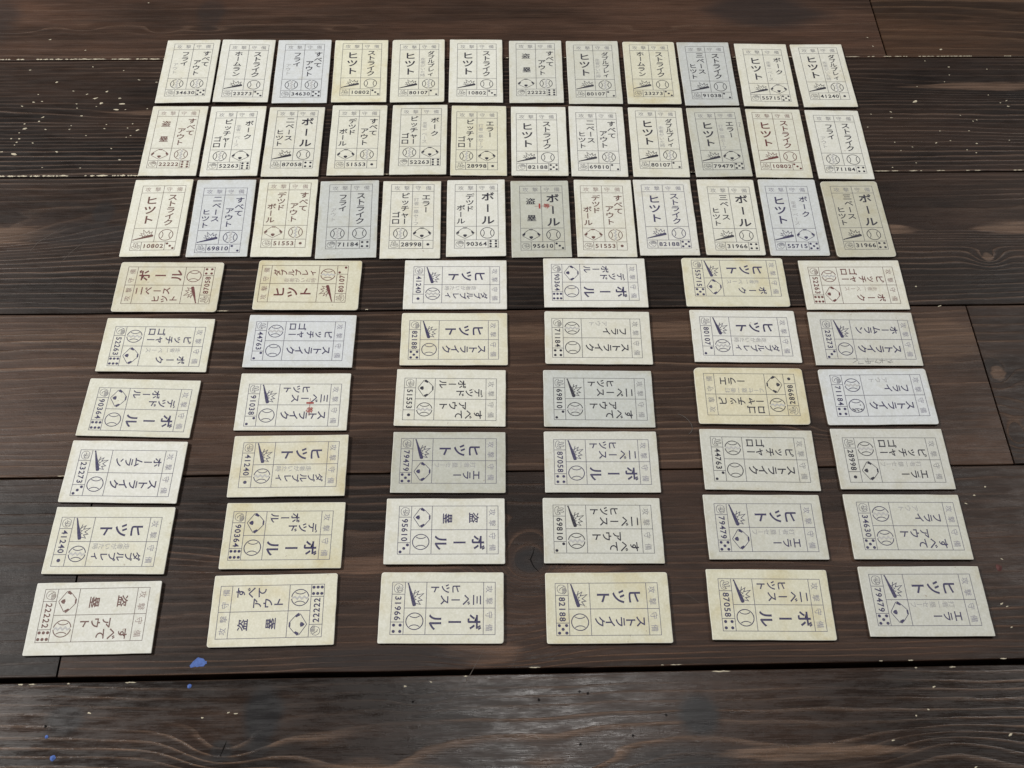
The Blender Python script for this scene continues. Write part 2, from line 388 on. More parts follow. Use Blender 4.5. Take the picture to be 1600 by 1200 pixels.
for q in [[(-0.002, 0.1501), (-0.0094, 0.1366), (-0.0186, 0.1245)], [(0.0143, 0.1482), (0.0113, 0.1411)], [(0.0239, 0.1356), (0.0186, 0.1283)], [(0.0338, 0.1479), (0.0299, 0.1437)], [(0.0, 0.0999), (-0.005, 0.0958)], [(-0.0265, 0.1063), (-0.0253, 0.1024)], [(-0.0155, 0.1065), (-0.0105, 0.1035)], [(-0.0376, 0.1148), (-0.0373, 0.1109)], [(0.0337, 0.1342), (0.0363, 0.135), (0.0383, 0.1326)],
          [(-0.2523, 0.4154), (-0.2668, 0.4021), (-0.2708, 0.3934)], [(-0.238, 0.4035), (-0.245, 0.3953), (-0.2507, 0.3857)], [(0.0976, 0.1767), (0.1064, 0.1697)], [(0.182, 0.2051), (0.1777, 0.1963)], [(0.207, 0.1178), (0.2085, 0.1168)], [(0.205, 0.1235), (0.2035, 0.1215)]]:
    stroke(q, 0.00022, 0.00006, V, Fc, [0.0001]+[0.00026]*(len(q)-2)+[0.0001])
mesh_obj('scratches', V, Fc, plain('scuffed_wood', (0.085, 0.070, 0.060), 0.5), floor)

# a thin curled fibre lying on the boards
fc = bpy.data.curves.new('fibre', 'CURVE'); fc.dimensions = '3D'; fc.bevel_depth = 0.00009; fc.bevel_resolution = 1
sp = fc.splines.new('NURBS'); FP = [(0.1053, 0.2781), (0.1078, 0.2773), (0.1102, 0.2748), (0.1119, 0.2718), (0.1123, 0.2688), (0.1114, 0.2668), (0.1096, 0.2655)]
sp.points.add(len(FP)-1)
for q, (x, y) in zip(sp.points, FP): q.co = (x, y, 0.00025, 1)
sp.use_endpoint_u = True
fo = bpy.data.objects.new('fibre_curve', fc); COL.objects.link(fo)
fm = bpy.data.meshes.new_from_object(fo.evaluated_get(bpy.context.evaluated_depsgraph_get()))
bpy.data.objects.remove(fo); fm.materials.clear(); fm.materials.append(plain('grey_lint', (0.16, 0.15, 0.14), 0.6))
fo = link('lint_fibre', fm)
fo['label'] = 'thin curled grey fibre lying on the bare floor left of the very yellow card'; fo['category'] = 'fibre'

# ------------------------------------------------------------------ card materials
w = NT('card_board')
oi = w.n.new('ShaderNodeObjectInfo')
tc = w.n.new('ShaderNodeTexCoord')
P = tc.outputs['Object']
rv = w.mul(oi.outputs['Random'], 37.0)
sp = w.n.new('ShaderNodeVectorMath'); sp.operation = 'ADD'
w.l.new(P, sp.inputs[0]); w.l.new(w.vec(rv, w.mul(rv, 0.7), rv), sp.inputs[1])
Q = sp.outputs[0]
f1 = w.noise(Q, 900.0, 3.0, 0.65)
f2 = w.noise(Q, 260.0, 3.0, 0.6)
f3 = w.noise(Q, 40.0, 3.0, 0.6)
col = oi.outputs['Color']
col = w.mix(w.smooth(f1, 0.35, 0.75), w.mix(1.0, col, (0.88, 0.875, 0.85), 'MULTIPLY'), col)
col = w.mix(w.smooth(f2, 0.30, 0.70), w.mix(1.0, col, (0.945, 0.945, 0.925), 'MULTIPLY'), col)
# age stains: strength per card in the colour's alpha
st = w.mul(w.smooth(f3, 0.50, 0.72), w.sub(1.0, oi.outputs['Alpha']))
col = w.mix(st, col, w.mix(1.0, col, (0.90, 0.82, 0.64), 'MULTIPLY'))
pe = w.n.new('ShaderNodeSeparateXYZ'); w.l.new(P, pe.inputs[0])
edge = w.math('MAXIMUM', w.mul(w.math('ABSOLUTE', pe.outputs[0]), 1/0.018), w.mul(w.math('ABSOLUTE', pe.outputs[1]), 1/0.0304))
grime = w.noise(Q, 95.0, 3.0, 0.6)
dirt = w.mul(w.smooth(edge, 0.84, 1.0), w.smooth(grime, 0.42, 0.68))
dirt = w.math('MAXIMUM', dirt, w.mul(w.smooth(w.noise(Q, 62.0, 4.0, 0.65), 0.57, 0.72), 0.55))
col = w.mix(w.mul(dirt, 0.65), col, w.mix(1.0, col, (0.86, 0.81, 0.68), 'MULTIPLY'))     # handling grime
spk = w.smooth(w.noise(Q, 420.0, 2.0, 0.5), 0.735, 0.77)
col = w.mix(w.mul(spk, 0.55), col, (0.30, 0.25, 0.20))
gn = w.n.new('ShaderNodeNewGeometry')
nz = w.n.new('ShaderNodeSeparateXYZ'); w.l.new(gn.outputs['Normal'], nz.inputs[0])
col = w.mix(w.smooth(nz.outputs[2], 0.25, 0.6, 0.9, 0.0), col, (0.13, 0.11, 0.085))   # grey-brown core at the cut edge, painted darker to deepen its shade
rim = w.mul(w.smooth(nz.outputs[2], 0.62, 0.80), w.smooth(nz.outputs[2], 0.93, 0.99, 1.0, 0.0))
col = w.mix(w.mul(rim, 0.6), col, (0.80, 0.79, 0.74))       # bright edge highlight painted into the bevel colour
w.l.new(col, w.bsdf.inputs['Base Color'])
w.bsdf.inputs['Roughness'].default_value = 0.75
w.bsdf.inputs['Specular IOR Level'].default_value = 0.18
w.l.new(w.bump(w.add(f1, w.mul(f2, 1.2)), 0.35, 0.00012), w.bsdf.inputs['Normal'])
CARD = w.mat

w = NT('printing_ink')
oi = w.n.new('ShaderNodeObjectInfo'); tc = w.n.new('ShaderNodeTexCoord')
n1 = w.noise(tc.outputs['Object'], 700.0, 2.0, 0.6)
col = oi.outputs['Color']
col = w.mix(w.smooth(n1, 0.45, 0.75, 0.0, 0.10), col, (0.45, 0.44, 0.42))
w.l.new(col, w.bsdf.inputs['Base Color'])
w.bsdf.inputs['Roughness'].default_value = 0.6
w.bsdf.inputs['Specular IOR Level'].default_value = 0.2
INK = w.mat

# ------------------------------------------------------------------ printed matter, in millimetres of the printed frame
FW, FH = 26.5, 50.7


def UV(u, v): return ((u-0.5)*FW*MM, (0.5-v)*FH*MM)


_glyph = {}


def glyph(ch, bold):
    key = (ch, bold)
    if key not in _glyph:
        c = bpy.data.curves.new('glyph', 'FONT'); c.body = ch
        c.resolution_u = 3; c.offset = bold
        o = bpy.data.objects.new('glyph', c); COL.objects.link(o)
        dg = bpy.context.evaluated_depsgraph_get()
        me = bpy.data.meshes.new_from_object(o.evaluated_get(dg))
        _glyph[key] = ([(q.co.x, q.co.y) for q in me.vertices], [tuple(p.vertices) for p in me.polygons])
        bpy.data.objects.remove(o); bpy.data.curves.remove(c); bpy.data.meshes.remove(me)
    return _glyph[key]


def put(ch, u, v, size, V, Fc, bold=0.0, wide=1.0, digit=False):
    """one character centred at (u, v); size = em height as a share of the frame height"""
    vs, fs = glyph(ch, bold)
    s = size*FH*MM; cx, cy = UV(u, v); b = len(V)
    if digit:
        x0 = min(q[0] for q in vs); x1 = max(q[0] for q in vs); ox, oy = (x0+x1)/2, 0.345
    else: ox, oy = 0.5, 0.38
    for (x, y) in vs:
        x, y = (x-ox)*wide, y-oy
        if ch == 'ー': x, y = -y, -x/wide          # the long-vowel bar stands upright in vertical writing
        V.append((cx+x*s, cy+y*s, 0.0))
    for f in fs: Fc.append(tuple(b+i for i in f))


def column(txt, u, v0, pitch, size, V, Fc, bold):
    for i, ch in enumerate(txt): put(ch, u, v0+i*pitch, size, V, Fc, bold, 1.14)


B1, B2 = 0.016, 0.021
CALL = {   # each printed call: list of (characters, u in frame, first v, pitch, size, weight)
    'フライ': [('フライ', .33, .200, .092, .097, B1)],
    'ホームラン': [('ホームラン', .26, .180, .098, .098, B1)],
    'ヒット': [('ヒツト', .265, .232, .152, .140, B2)],
    '盗塁': [('盗', .25, .245, .1, .105, B1), ('塁', .265, .510, .1, .105, B1)],
    '三ベースヒット': [('三ベース', .345, .175, .104, .098, B1), ('ヒツト', .125, .380, .102, .094, B1)],
    '二ベースヒット': [('二ベース', .345, .175, .104, .098, B1), ('ヒツト', .125, .380, .102, .094, B1)],
    'ピッチャーゴロ': [('ピッチャー', .335, .180, .101, .098, B1), ('ゴロ', .13, .482, .102, .098, B1)],
    'デッドボール': [('デツド', .345, .195, .098, .098, B1), ('ボール', .14, .375, .104, .097, B1)],
    'すべてアウト': [('すべて', .865, .195, .103, .099, B1), ('アウト', .655, .362, .104, .099, B1)],
    'ストライク': [('ストライク', .745, .185, .099, .105, B1)],
    'ダブルプレイ': [('ダブルプレィ', .80, .182, .081, .086, B1)],
    'ボーク': [('ボーク', .845, .210, .118, .098, B1)],
    'ボール': [('ボール', .765, .200, .186, .144, B2)],
    'エラー': [('エラー', .82, .205, .100, .098, B1)],
}
NOTE = {   # small faint lines beside a call
    'フライ': [('アウト', .125, .405, .073, .068, .0)],
    'ダブルプレイ': [('走者がいた時', .595, .300, .062, .060, .0)],
    'ボーク': [('走者一', .60, .265, .056, .056, .0), ('ベース', .60, .455, .066, .064, .0)],
    'エラー': [('打者一塁', .595, .245, .062, .060, .0), ('セーフ', .595, .500, .060, .062, .0)],
}
DESIGN = {   # serial: attack, defence, attack emblem, defence emblem, hand, pips
    '34630': ('フライ', 'すべてアウト', 'broken', 'broken', 'fist', 5), '23273': ('ホームラン', 'ストライク', 'bat', 'ball', 'fist', 3),
    '10802': ('ヒット', 'ストライク', 'bat', 'ball', 'scissors', 3), '80107': ('ヒット', 'ダブルプレイ', 'bat', 'broken', 'scissors', 2),
    '22222': ('盗塁', 'すべてアウト', 'diamond', 'broken', 'palm', 6), '91038': ('三ベースヒット', 'ストライク', 'bat', 'ball', 'scissors', 2),
    '55715': ('ヒット', 'ボーク', 'bat', 'diamond', 'palm', 5), '41240': ('ヒット', 'ダブルプレイ', 'bat', 'broken', 'fist', 1),
    '52263': ('ピッチャーゴロ', 'ボーク', 'broken', 'diamond', 'palm', 6), '87058': ('二ベースヒット', 'ボール', 'bat', 'ball', 'scissors', 4),
    '51553': ('デッドボール', 'すべてアウト', 'diamond', 'broken', 'fist', 1), '28998': ('ピッチャーゴロ', 'エラー', 'broken', 'diamond', 'scissors', 1),
    '82188': ('ヒット', 'ストライク', 'bat', 'ball', 'palm', 5), '69810': ('二ベースヒット', 'すべてアウト', 'bat', 'broken', 'scissors', 2),
    '79479': ('ヒット', 'エラー', 'bat', 'diamond', 'fist', 5), '71184': ('フライ', 'ストライク', 'broken', 'ball', 'palm', 4),
    '90364': ('デッドボール', 'ボール', 'diamond', 'ball', 'palm', 6), '95610': ('盗塁', 'ボール', 'diamond', 'ball', 'fist', 3),
    '31966': ('三ベースヒット', 'ボール', 'bat', 'ball', 'fist', 4), '44763': ('ピッチャーゴロ', 'ストライク', 'broken', 'ball', 'scissors', 2),
}


def ink_mesh(name, V, Fc):
    me = bpy.data.meshes.new(name); me.from_pydata(V, [], Fc); me.update(); me.materials.append(INK)
    return me


LW = 0.26*MM


def frame_mesh():
    V, Fc = [], []
    def ln(a, b, z): stroke([UV(*a), UV(*b)], LW, z*1e-6, V, Fc)
    stroke([UV(0, 0), UV(1, 0), UV(1, 1), UV(0, 1)], LW, 0, V, Fc, closed=True)
    h, t, n = .113, .667, .876
    for i, (a, b) in enumerate([((0, h), (1, h)), ((0, t), (1, t)), ((0, n), (1, n)), ((.5, 0), (.5, n)), ((.235, n), (.235, 1)), ((.765, n), (.765, 1))]):
        ln(a, b, 6*(i+1))
    return ink_mesh('printed_frame', V, Fc)


def header_mesh():
    V, Fc = [], []
    for ch, u in zip('攻撃守備', (.135, .365, .63, .87)): put(ch, u, .058, .074, V, Fc, -0.004)
    return ink_mesh('header_text', V, Fc)


def text_mesh(name, rows):
    V, Fc = [], []
    for r in rows: column(r[0], r[1], r[2], r[3], r[4], V, Fc, r[5])
    return ink_mesh(name, V, Fc)


def number_mesh(s):
    V, Fc = [], []
    for i, ch in enumerate(s): put(ch, .310+i*.0960, .938, .083, V, Fc, 0.020, 1.05, True)
    return ink_mesh('serial_number', V, Fc)


def pips_mesh(n):
    pos = {1: [(.5, .5)], 2: [(.2, .22), (.78, .78)], 3: [(.2, .22), (.5, .5), (.8, .78)], 4: [(.25, .25), (.75, .25), (.25, .75), (.75, .75)],
           5: [(.2, .22), (.8, .22), (.5, .5), (.2, .78), (.8, .78)], 6: [(.24, .18), (.76, .18), (.24, .5), (.76, .5), (.24, .82), (.76, .82)]}[n]
    V, Fc = [], []
    for (a, b) in pos:
        x, y = UV(.765+.235*a, .876+.124*b); disc(x, y, (0.92 if n == 1 else 0.76)*MM, 0, V, Fc)
    return ink_mesh('die_pips', V, Fc)


def ball_mesh(u, broken):
    V, Fc = [], []
    cx, cy = UV(u, .772); r = 4.15*MM; lw = 0.42*MM
    if broken:
        stroke(arc(cx, cy, r, r, 98, 262), lw, 0, V, Fc); stroke(arc(cx, cy, r, r, -84, 84), lw, 0, V, Fc)
    else: stroke(arc(cx, cy, r, r, 0, 345, 24), lw, 0, V, Fc, closed=True)
    for s in (-1, 1):
        q = arc(cx+s*1.36*r, cy, 0.92*r, 0.92*r, (90-42) if s < 0 else (90+42), (-48) if s < 0 else (228), 12)
        q = [p for p in q if (p[0]-cx)**2+(p[1]-cy)**2 < (0.985*r)**2]
        stroke(q, lw*0.9, 8e-6, V, Fc)
    return ink_mesh('ball_emblem', V, Fc)


def zig_mesh(u):
    V, Fc = [], []
    cx, cy = UV(u, .772); r = 4.15*MM
    stroke([(cx+a*r, cy+b*r) for a, b in [(-.05, .93), (.13, .62), (-.16, .36), (.15, .08), (-.15, -.2), (.14, -.48), (-.1, -.72), (.05, -.93)]], 0.75*MM, 0, V, Fc)
    return ink_mesh('break_line', V, Fc)


def bat_mesh(u):
    V, Fc = [], []
    q = [(.028, .8465), (.05, .842), (.10, .8345), (.20, .819), (.30, .803), (.40, .787), (.445, .780), (.462, .7775)]
    stroke([UV(a+u-.25, b) for a, b in q], 1, 0, V, Fc, [k*MM for k in (0.60, 0.60, 0.80, 1.15, 1.55, 1.80, 1.75, 1.0)])
    disc(*UV(.03+u-.25, .8465), 0.42*MM, 8e-6, V, Fc, 10)
    s = [(.195, .812), (.158, .792), (.152, .776), (.222, .786), (.172, .742), (.250, .760), (.222, .693), (.305, .742), (.350, .706), (.365, .748), (.432, .722), (.405, .776)]
    stroke([UV(a+u-.25, b) for a, b in s[2:]], 0.34*MM, 1.6e-5, V, Fc)
    s2 = [(.215, .812), (.235, .785), (.265, .800), (.275, .768), (.315, .790), (.335, .765), (.36, .784)]
    stroke([UV(a+u-.25, b) for a, b in s2], 0.24*MM, 2.4e-5, V, Fc)
    return ink_mesh('bat_emblem', V, Fc)


def diamond_mesh(u):
    V, Fc = [], []
    d = u-.25
    pts = [(.24, .852), (.225, .849), (.052, .790), (.045, .778), (.095, .736), (.195, .690), (.24, .687), (.285, .690), (.39, .734), (.440, .776), (.433, .789), (.255, .849)]
    stroke([UV(a+d, b) for a, b in pts], 0.30*MM, 0, V, Fc, closed=True)
    stroke([UV(.055+d, .778), UV(.10+d, .744)], 1, 8e-6, V, Fc, [1.6*MM, 1.0*MM])
    stroke([UV(.435+d, .777), UV(.39+d, .742)], 1, 8e-6, V, Fc, [1.6*MM, 1.0*MM])
    stroke([UV(.20+d, .691), UV(.28+d, .691)], 0.8*MM, 8e-6, V, Fc)
    b = len(V)
    for (a, c) in [(.195, .796), (.24, .789), (.285, .796), (.276, .817), (.24, .834), (.204, .817)]: V.append((*UV(a+d, c), 1.6e-5))
    Fc.append(tuple(range(b, b+6)))
    return ink_mesh('diamond_emblem', V, Fc)


def hand_mesh(kind):
    V, Fc = [], []
    cx, cy = UV(.1175, .938); s = 2.55*MM; lw = 0.20*MM
    z = [0]
    def st(pts, closed=False, wd=lw):
        stroke([(cx+a*s, cy+b*s) for a, b in pts], wd, z[0]*8e-6, V, Fc, closed=closed); z[0] += 1
    if kind == 'palm':
        st([(-.15, .55), (-.45, .75), (-.62, .62), (-.85, .2), (-.9, -.2), (-.72, -.62), (-.3, -.88), (.2, -.85), (.6, -.6), (.78, -.2), (.92, .22), (.95, .5), (.82, .55), (.66, .2)])
        for x, t in ((-.12, .86), (.14, .95), (.40, .92), (.64, .78)):
            st([(x-.12, .05), (x-.10, t-.1), (x, t), (x+.11, t-.08), (x+.10, .1)])
        st([(-.62, .5), (-.42, .1), (-.1, -.35), (.25, -.42)])
    elif kind == 'fist':
        st([(-.7, .55), (-.92, .1), (-.85, -.45), (-.45, -.82), (.15, -.88), (.65, -.7), (.9, -.3), (.92, .2), (.75, .55), (.62, .72), (.4, .6), (.25, .82), (0, .68), (-.18, .85), (-.4, .68), (-.55, .75)], True)
        for x in (-.2, .16, .5): st([(x, .6), (x-.03, .15), (x+.04, -.1)])
        st([(-.62, -.05), (-.25, .1), (.1, -.1), (.28, -.3), (.05, -.42), (-.3, -.25)])
        st([(.3, -.25), (.62, -.2), (.75, .1)])
    else:
        st([(-.85, -.1), (-.9, -.5), (-.5, -.85), (.2, -.9), (.75, -.7), (.95, -.3), (.85, .0), (.55, .05), (.3, -.15), (0, -.1), (-.3, -.3), (-.6, -.1)], True)
        st([(-.45, -.1), (-.62, .6), (-.5, .85), (-.3, .8), (-.15, .2), (-.05, -.05)])
        st([(0, 0), (.05, .7), (.2, .95), (.4, .8), (.36, .2), (.4, -.05)])
        st([(-.2, -.45), (.15, -.35), (.5, -.45), (.6, -.2)])
        st([(.55, .1), (.75, .25), (.9, .1)])
    return ink_mesh('hand_emblem', V, Fc)


FRAME, HEADER = frame_mesh(), header_mesh()
_cache = {}


def cached(key, fn, *a):
    if key not in _cache: _cache[key] = fn(*a)
    return _cache[key]


# ink colours: main ink, rule lines, header, faint note
INKS = {'k': ((.020, .019, .034), (.130, .130, .145), (.240, .240, .255), (.34, .34, .34)),
        'n': ((.036, .032, .088), (.125, .122, .165), (.240, .235, .290), (.34, .34, .35)),
        'q': ((.120, .056, .048), (.170, .140, .130), (.300, .230, .215), (.36, .33, .32)),
        'r': ((.110, .024, .024), (.130, .085, .075), (.220, .140, .130), (.34, .28, .25))}
# board tints and age (alpha below 1 lets stains show)
TINT = {'C': ((.690, .692, .628), .75), 'W': ((.705, .712, .675), .93), 'B': ((.622, .652, .678), .93), 'G': ((.605, .614, .575), .85),
        'S': ((.560, .585, .580), .90), 'Y': ((.685, .676, .570), .35), 'O': ((.630, .615, .515), .25), 'H': ((.535, .528, .440), .60),
        'V': ((.690, .660, .505), .30), 'D': ((.535, .547, .512), .80)}
TNAME = {'C': 'cream', 'W': 'white', 'B': 'pale blue-grey', 'G': 'greyish white', 'S': 'blue-grey', 'Y': 'yellowish', 'O': 'old yellowed', 'H': 'tan-grey', 'V': 'very yellow', 'D': 'dull grey'}
INAME = {'k': 'black', 'n': 'navy', 'q': 'brownish', 'r': 'red-brown'}
T = 1.3*MM


def board_mesh(wd, ht, rad, seed):
    rn = random.Random(seed)
    pts = []
    cs = [(wd/2, ht/2, 0), (-wd/2, ht/2, 90), (-wd/2, -ht/2, 180), (wd/2, -ht/2, 270)]
    for i, (x, y, a) in enumerate(cs):
        r = rad*rn.uniform(0.5, 1.25); sx, sy = math.copysign(1, x), math.copysign(1, y)
        for k in range(6):
            t = math.radians(a+90*k/5); pts.append((x-sx*r+r*math.cos(t), y-sy*r+r*math.sin(t)))
        nx, ny, _ = cs[(i+1) % 4]
        for k in range(1, 7):
            f = k/7; j = rn.uniform(-.10, .10)
            px, py = x+(nx-x)*f, y+(ny-y)*f
            if abs(nx-x) > abs(ny-y): py += j
            else: px += j
            pts.append((px, py))
    V, Fc = [], []
    n = len(pts)
    lv = [(.12, .03), (0, .22), (0, .95), (.08, 1.18), (.30, 1.3)]
    for ins, z in lv:
        for (x, y) in pts:
            L = math.hypot(x, y)
            V.append(((x-math.copysign(min(ins, abs(x)), x))*MM, (y-math.copysign(min(ins, abs(y)), y))*MM, z*MM))
    for l in range(len(lv)-1):
        for i in range(n): Fc.append((l*n+i, l*n+(i+1) % n, (l+1)*n+(i+1) % n, (l+1)*n+i))
    Fc.append(tuple(range((len(lv)-1)*n, len(lv)*n))); Fc.append(tuple(reversed(range(n))))
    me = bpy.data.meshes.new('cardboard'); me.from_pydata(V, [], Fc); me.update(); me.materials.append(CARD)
    return me


# serial, x, y (mm), turn (deg), print offset x, y (mm), width, height (mm), tint, ink, corner radius (mm), extra word
CARDS = [
    ('34630',-196.9,547.2,0.22,0.6,1.1,36.1,60.7, 'C', 'k', 0.7, ''),
    ('23273',-159.2,547.2,0.31,0.7,-0.3,36.0,60.5, 'W', 'k', 0.7, ''),
    ('34630',-120.7,546.6,0.56,0.3,0.4,36.2,60.3, 'B', 'k', 0.7, ''),
    ('10802',-81.7,546.7,0.81,0.5,1.2,36.3,60.3, 'Y', 'k', 0.7, ''),
    ('80107',-42.9,546.8,0.28,0.7,0.5,35.9,60.9, 'C', 'k', 1.5, ''),
    ('10802',-3.7,546.6,-0.45,0.6,0.7,36.1,60.7, 'W', 'k', 0.7, ''),
    ('22222',36.9,545.6,-0.89,0.0,1.7,36.1,60.2, 'G', 'k', 0.7, ''),
    ('80107',76.2,544.9,-0.78,0.3,0.9,35.9,60.9, 'G', 'k', 1.2, ''),
    ('23273',115.3,544.1,-0.86,-0.1,1.7,35.9,60.6, 'Y', 'k', 2.0, ''),
    ('91038',153.3,543.0,-0.32,0.7,0.8,36.0,60.9, 'S', 'k', 0.7, ''),
    ('55715',192.9,541.5,-1.07,0.6,-0.5,36.2,60.8, 'C', 'k', 0.7, ''),
    ('41240',232.2,540.7,-0.16,0.7,1.6,36.1,61.1, 'C', 'k', 0.7, ''),
    ('22222',-197.4,483.7,-0.22,-0.5,1.4,36.0,60.8, 'C', 'q', 0.7, ''),
    ('52263',-159.3,483.1,-0.09,-0.7,0.2,36.0,60.9, 'W', 'k', 0.7, ''),
    ('87058',-121.0,482.2,-0.10,0.5,1.9,36.0,60.9, 'C', 'k', 0.7, ''),
    ('51553',-80.1,483.3,-0.13,-0.1,0.7,35.9,61.2, 'C', 'k', 0.7, ''),
    ('52263',-40.7,483.4,-0.27,0.8,1.9,35.9,61.5, 'C', 'k', 0.7, ''),
    ('28998',-2.2,482.3,-0.64,-1.3,-0.4,35.8,61.2, 'Y', 'k', 0.7, ' with rubbed corner'),
    ('82188',36.7,481.4,-0.96,-1.4,-1.2,36.0,61.2, 'W', 'k', 0.7, ''),
    ('69810',74.6,480.9,-0.96,-0.2,-0.5,35.9,61.3, 'W', 'k', 0.7, ''),
    ('80107',113.8,480.1,-1.11,0.0,1.9,35.9,60.9, 'C', 'k', 0.7, ''),
    ('79479',153.0,479.7,-0.16,0.4,0.6,35.9,60.9, 'D', 'k', 0.7, ' with pencil mark'),
    ('10802',191.8,478.5,-1.11,-0.8,1.5,36.1,60.5, 'C', 'r', 0.7, ''),
    ('71184',231.0,477.0,-0.85,0.4,0.1,35.7,60.5, 'W', 'k', 0.7, ''),
    ('10802',-198.3,419.7,-0.19,0.8,-0.3,35.9,60.6, 'C', 'q', 0.7, ''),
    ('69810',-159.2,419.0,0.62,0.1,-1.9,36.3,60.7, 'B', 'n', 0.7, ''),
    ('51553',-120.8,418.6,0.04,0.7,2.0,36.1,60.7, 'C', 'q', 0.7, ''),
    ('71184',-82.6,417.4,0.66,0.9,2.0,36.4,60.9, 'S', 'k', 0.7, ''),
    ('28998',-44.0,416.7,0.05,0.4,2.3,36.1,61.0, 'C', 'k', 0.7, ''),
    ('90364',-4.3,417.6,-0.30,0.2,1.2,36.0,60.9, 'W', 'k', 0.7, ''),
    ('95610',35.2,416.5,-0.50,0.8,0.5,36.1,60.5, 'D', 'k', 0.9, ' with red 1等 stamp'),
    ('51553',74.7,416.7,-0.78,-0.9,-0.0,36.0,61.0, 'C', 'q', 0.7, ''),
    ('82188',112.3,417.1,-0.37,0.1,0.5,36.1,60.7, 'W', 'n', 0.7, ''),
    ('31966',152.3,416.8,-0.82,1.3,-1.3,36.0,60.6, 'C', 'k', 1.2, ''),
    ('55715',191.1,416.2,-0.62,-0.9,-0.8,36.1,60.6, 'B', 'n', 1.2, ''),
    ('31966',230.8,414.6,-0.05,0.9,0.8,36.1,60.6, 'H', 'k', 2.2, ' with worn corners'),
    ('87058',-183.9,367.0,88.95,1.0,0.0,35.7,60.5, 'O', 'r', 1.8, ' turned backwards'),
    ('80107',-102.9,367.3,88.71,0.8,2.7,35.8,61.0, 'O', 'r', 1.8, ' turned backwards'),
    ('41240',-16.7,366.8,-90.63,0.2,0.6,35.6,60.3, 'W', 'n', 0.7, ''),
    ('90364',65.5,367.1,-91.00,-0.2,-0.2,35.8,60.6, 'W', 'n', 0.7, ''),
    ('55715',148.4,366.7,-90.74,-2.8,0.8,35.7,60.9, 'Y', 'n', 2.0, ''),
    ('52263',218.3,363.8,-90.45,0.4,0.2,35.7,60.6, 'C', 'r', 0.7, ''),
    ('52263',-184.7,326.4,-91.06,1.1,0.7,36.0,61.0, 'C', 'n', 0.7, ''),
    ('44763',-104.1,328.0,-91.18,0.1,-0.8,35.8,61.1, 'B', 'n', 0.7, ''),
    ('82188',-17.2,328.4,-90.58,0.7,-0.3,35.7,60.6, 'Y', 'n', 1.2, ' with brown stains'),
    ('71184',64.6,328.2,-91.34,0.4,-0.8,35.9,60.6, 'C', 'k', 1.2, ''),
    ('80107',148.9,328.2,-91.25,0.2,0.3,35.8,60.9, 'W', 'n', 0.7, ''),
    ('23273',217.2,325.5,-91.11,0.6,1.7,36.1,60.9, 'G', 'n', 0.7, ' with pencil scribble'),
    ('90364',-187.6,285.7,-92.30,1.2,1.2,36.0,60.8, 'C', 'n', 0.7, ''),
    ('91038',-104.7,288.4,-90.90,2.2,0.2,36.0,60.6, 'W', 'n', 0.7, ' with red 1等 stamp'),
    ('51553',-19.0,289.8,-91.35,1.1,-0.3,36.0,60.5, 'C', 'k', 0.7, ''),
    ('69810',62.2,288.1,-91.26,0.4,0.7,36.0,60.4, 'S', 'k', 0.7, ''),
    ('28998',146.7,288.5,88.80,0.8,-0.1,35.9,61.0, 'V', 'k', 2.4, ' turned backwards'),
    ('71184',216.8,287.1,-90.47,-0.7,1.1,35.8,60.8, 'B', 'n', 1.5, ' with blotted ball'),
    ('23273',-189.2,247.1,-91.91,0.9,0.3,35.9,61.0, 'W', 'n', 0.7, ''),
    ('41240',-103.7,249.3,-90.28,-0.6,0.3,36.0,60.8, 'Y', 'n', 0.7, ''),
    ('79479',-19.7,250.2,-91.00,-0.7,-0.2,36.0,60.1, 'D', 'n', 0.7, ''),
    ('87058',61.2,249.2,-90.93,0.2,0.3,36.1,60.6, 'G', 'n', 0.7, ''),
    ('44763',145.4,249.1,-91.68,-0.1,0.3,36.1,61.0, 'G', 'k', 0.7, ''),
    ('28998',216.6,248.6,-90.81,0.8,0.6,36.1,60.9, 'G', 'k', 0.7, ''),
    ('41240',-190.0,208.8,-91.12,0.9,-1.0,36.3,60.5, 'C', 'n', 0.7, ''),
    ('90364',-103.1,210.0,-90.43,0.1,-1.0,36.1,60.7, 'Y', 'n', 0.7, ''),
    ('95610',-21.2,210.9,-90.66,-0.5,1.6,36.2,60.9, 'W', 'n', 0.7, ''),
    ('69810',59.2,210.0,-91.02,-0.7,0.2,36.1,60.8, 'G', 'k', 0.7, ''),
    ('79479',142.7,210.6,-91.01,0.5,0.3,35.9,60.9, 'G', 'n', 0.7, ''),
    ('34630',216.1,209.5,-91.11,-0.3,1.3,36.1,60.8, 'G', 'n', 0.7, ''),
    ('22222',-190.6,168.5,-89.83,-1.5,-0.3,36.1,60.8, 'W', 'q', 0.7, ''),
    ('22222',-104.3,171.0,90.32,-0.8,1.3,36.1,60.6, 'Y', 'n', 1.2, ' turned backwards'),
    ('31966',-22.5,170.7,-91.14,0.4,0.8,36.1,60.7, 'C', 'n', 1.3, ''),
    ('82188',59.0,169.2,-90.69,0.8,-0.3,36.1,61.0, 'Y', 'n', 1.1, ''),
    ('87058',139.0,169.3,-91.23,0.3,0.7,35.9,60.7, 'Y', 'n', 1.0, ''),
    ('79479',216.2,169.7,-90.99,-0.6,-0.3,36.0,61.0, 'G', 'n', 0.7, ''),
]
ROWS = [('back row', 12), ('second row from back', 12), ('third row from back', 12), ('farthest sideways row', 6),
        ('second sideways row', 6), ('third sideways row', 6), ('fourth sideways row', 6), ('second nearest row', 6), ('nearest row', 6)]
GAP = 0.00005
row_of = [(ri, k, n) for ri, (nm, n) in enumerate(ROWS) for k in range(n)]

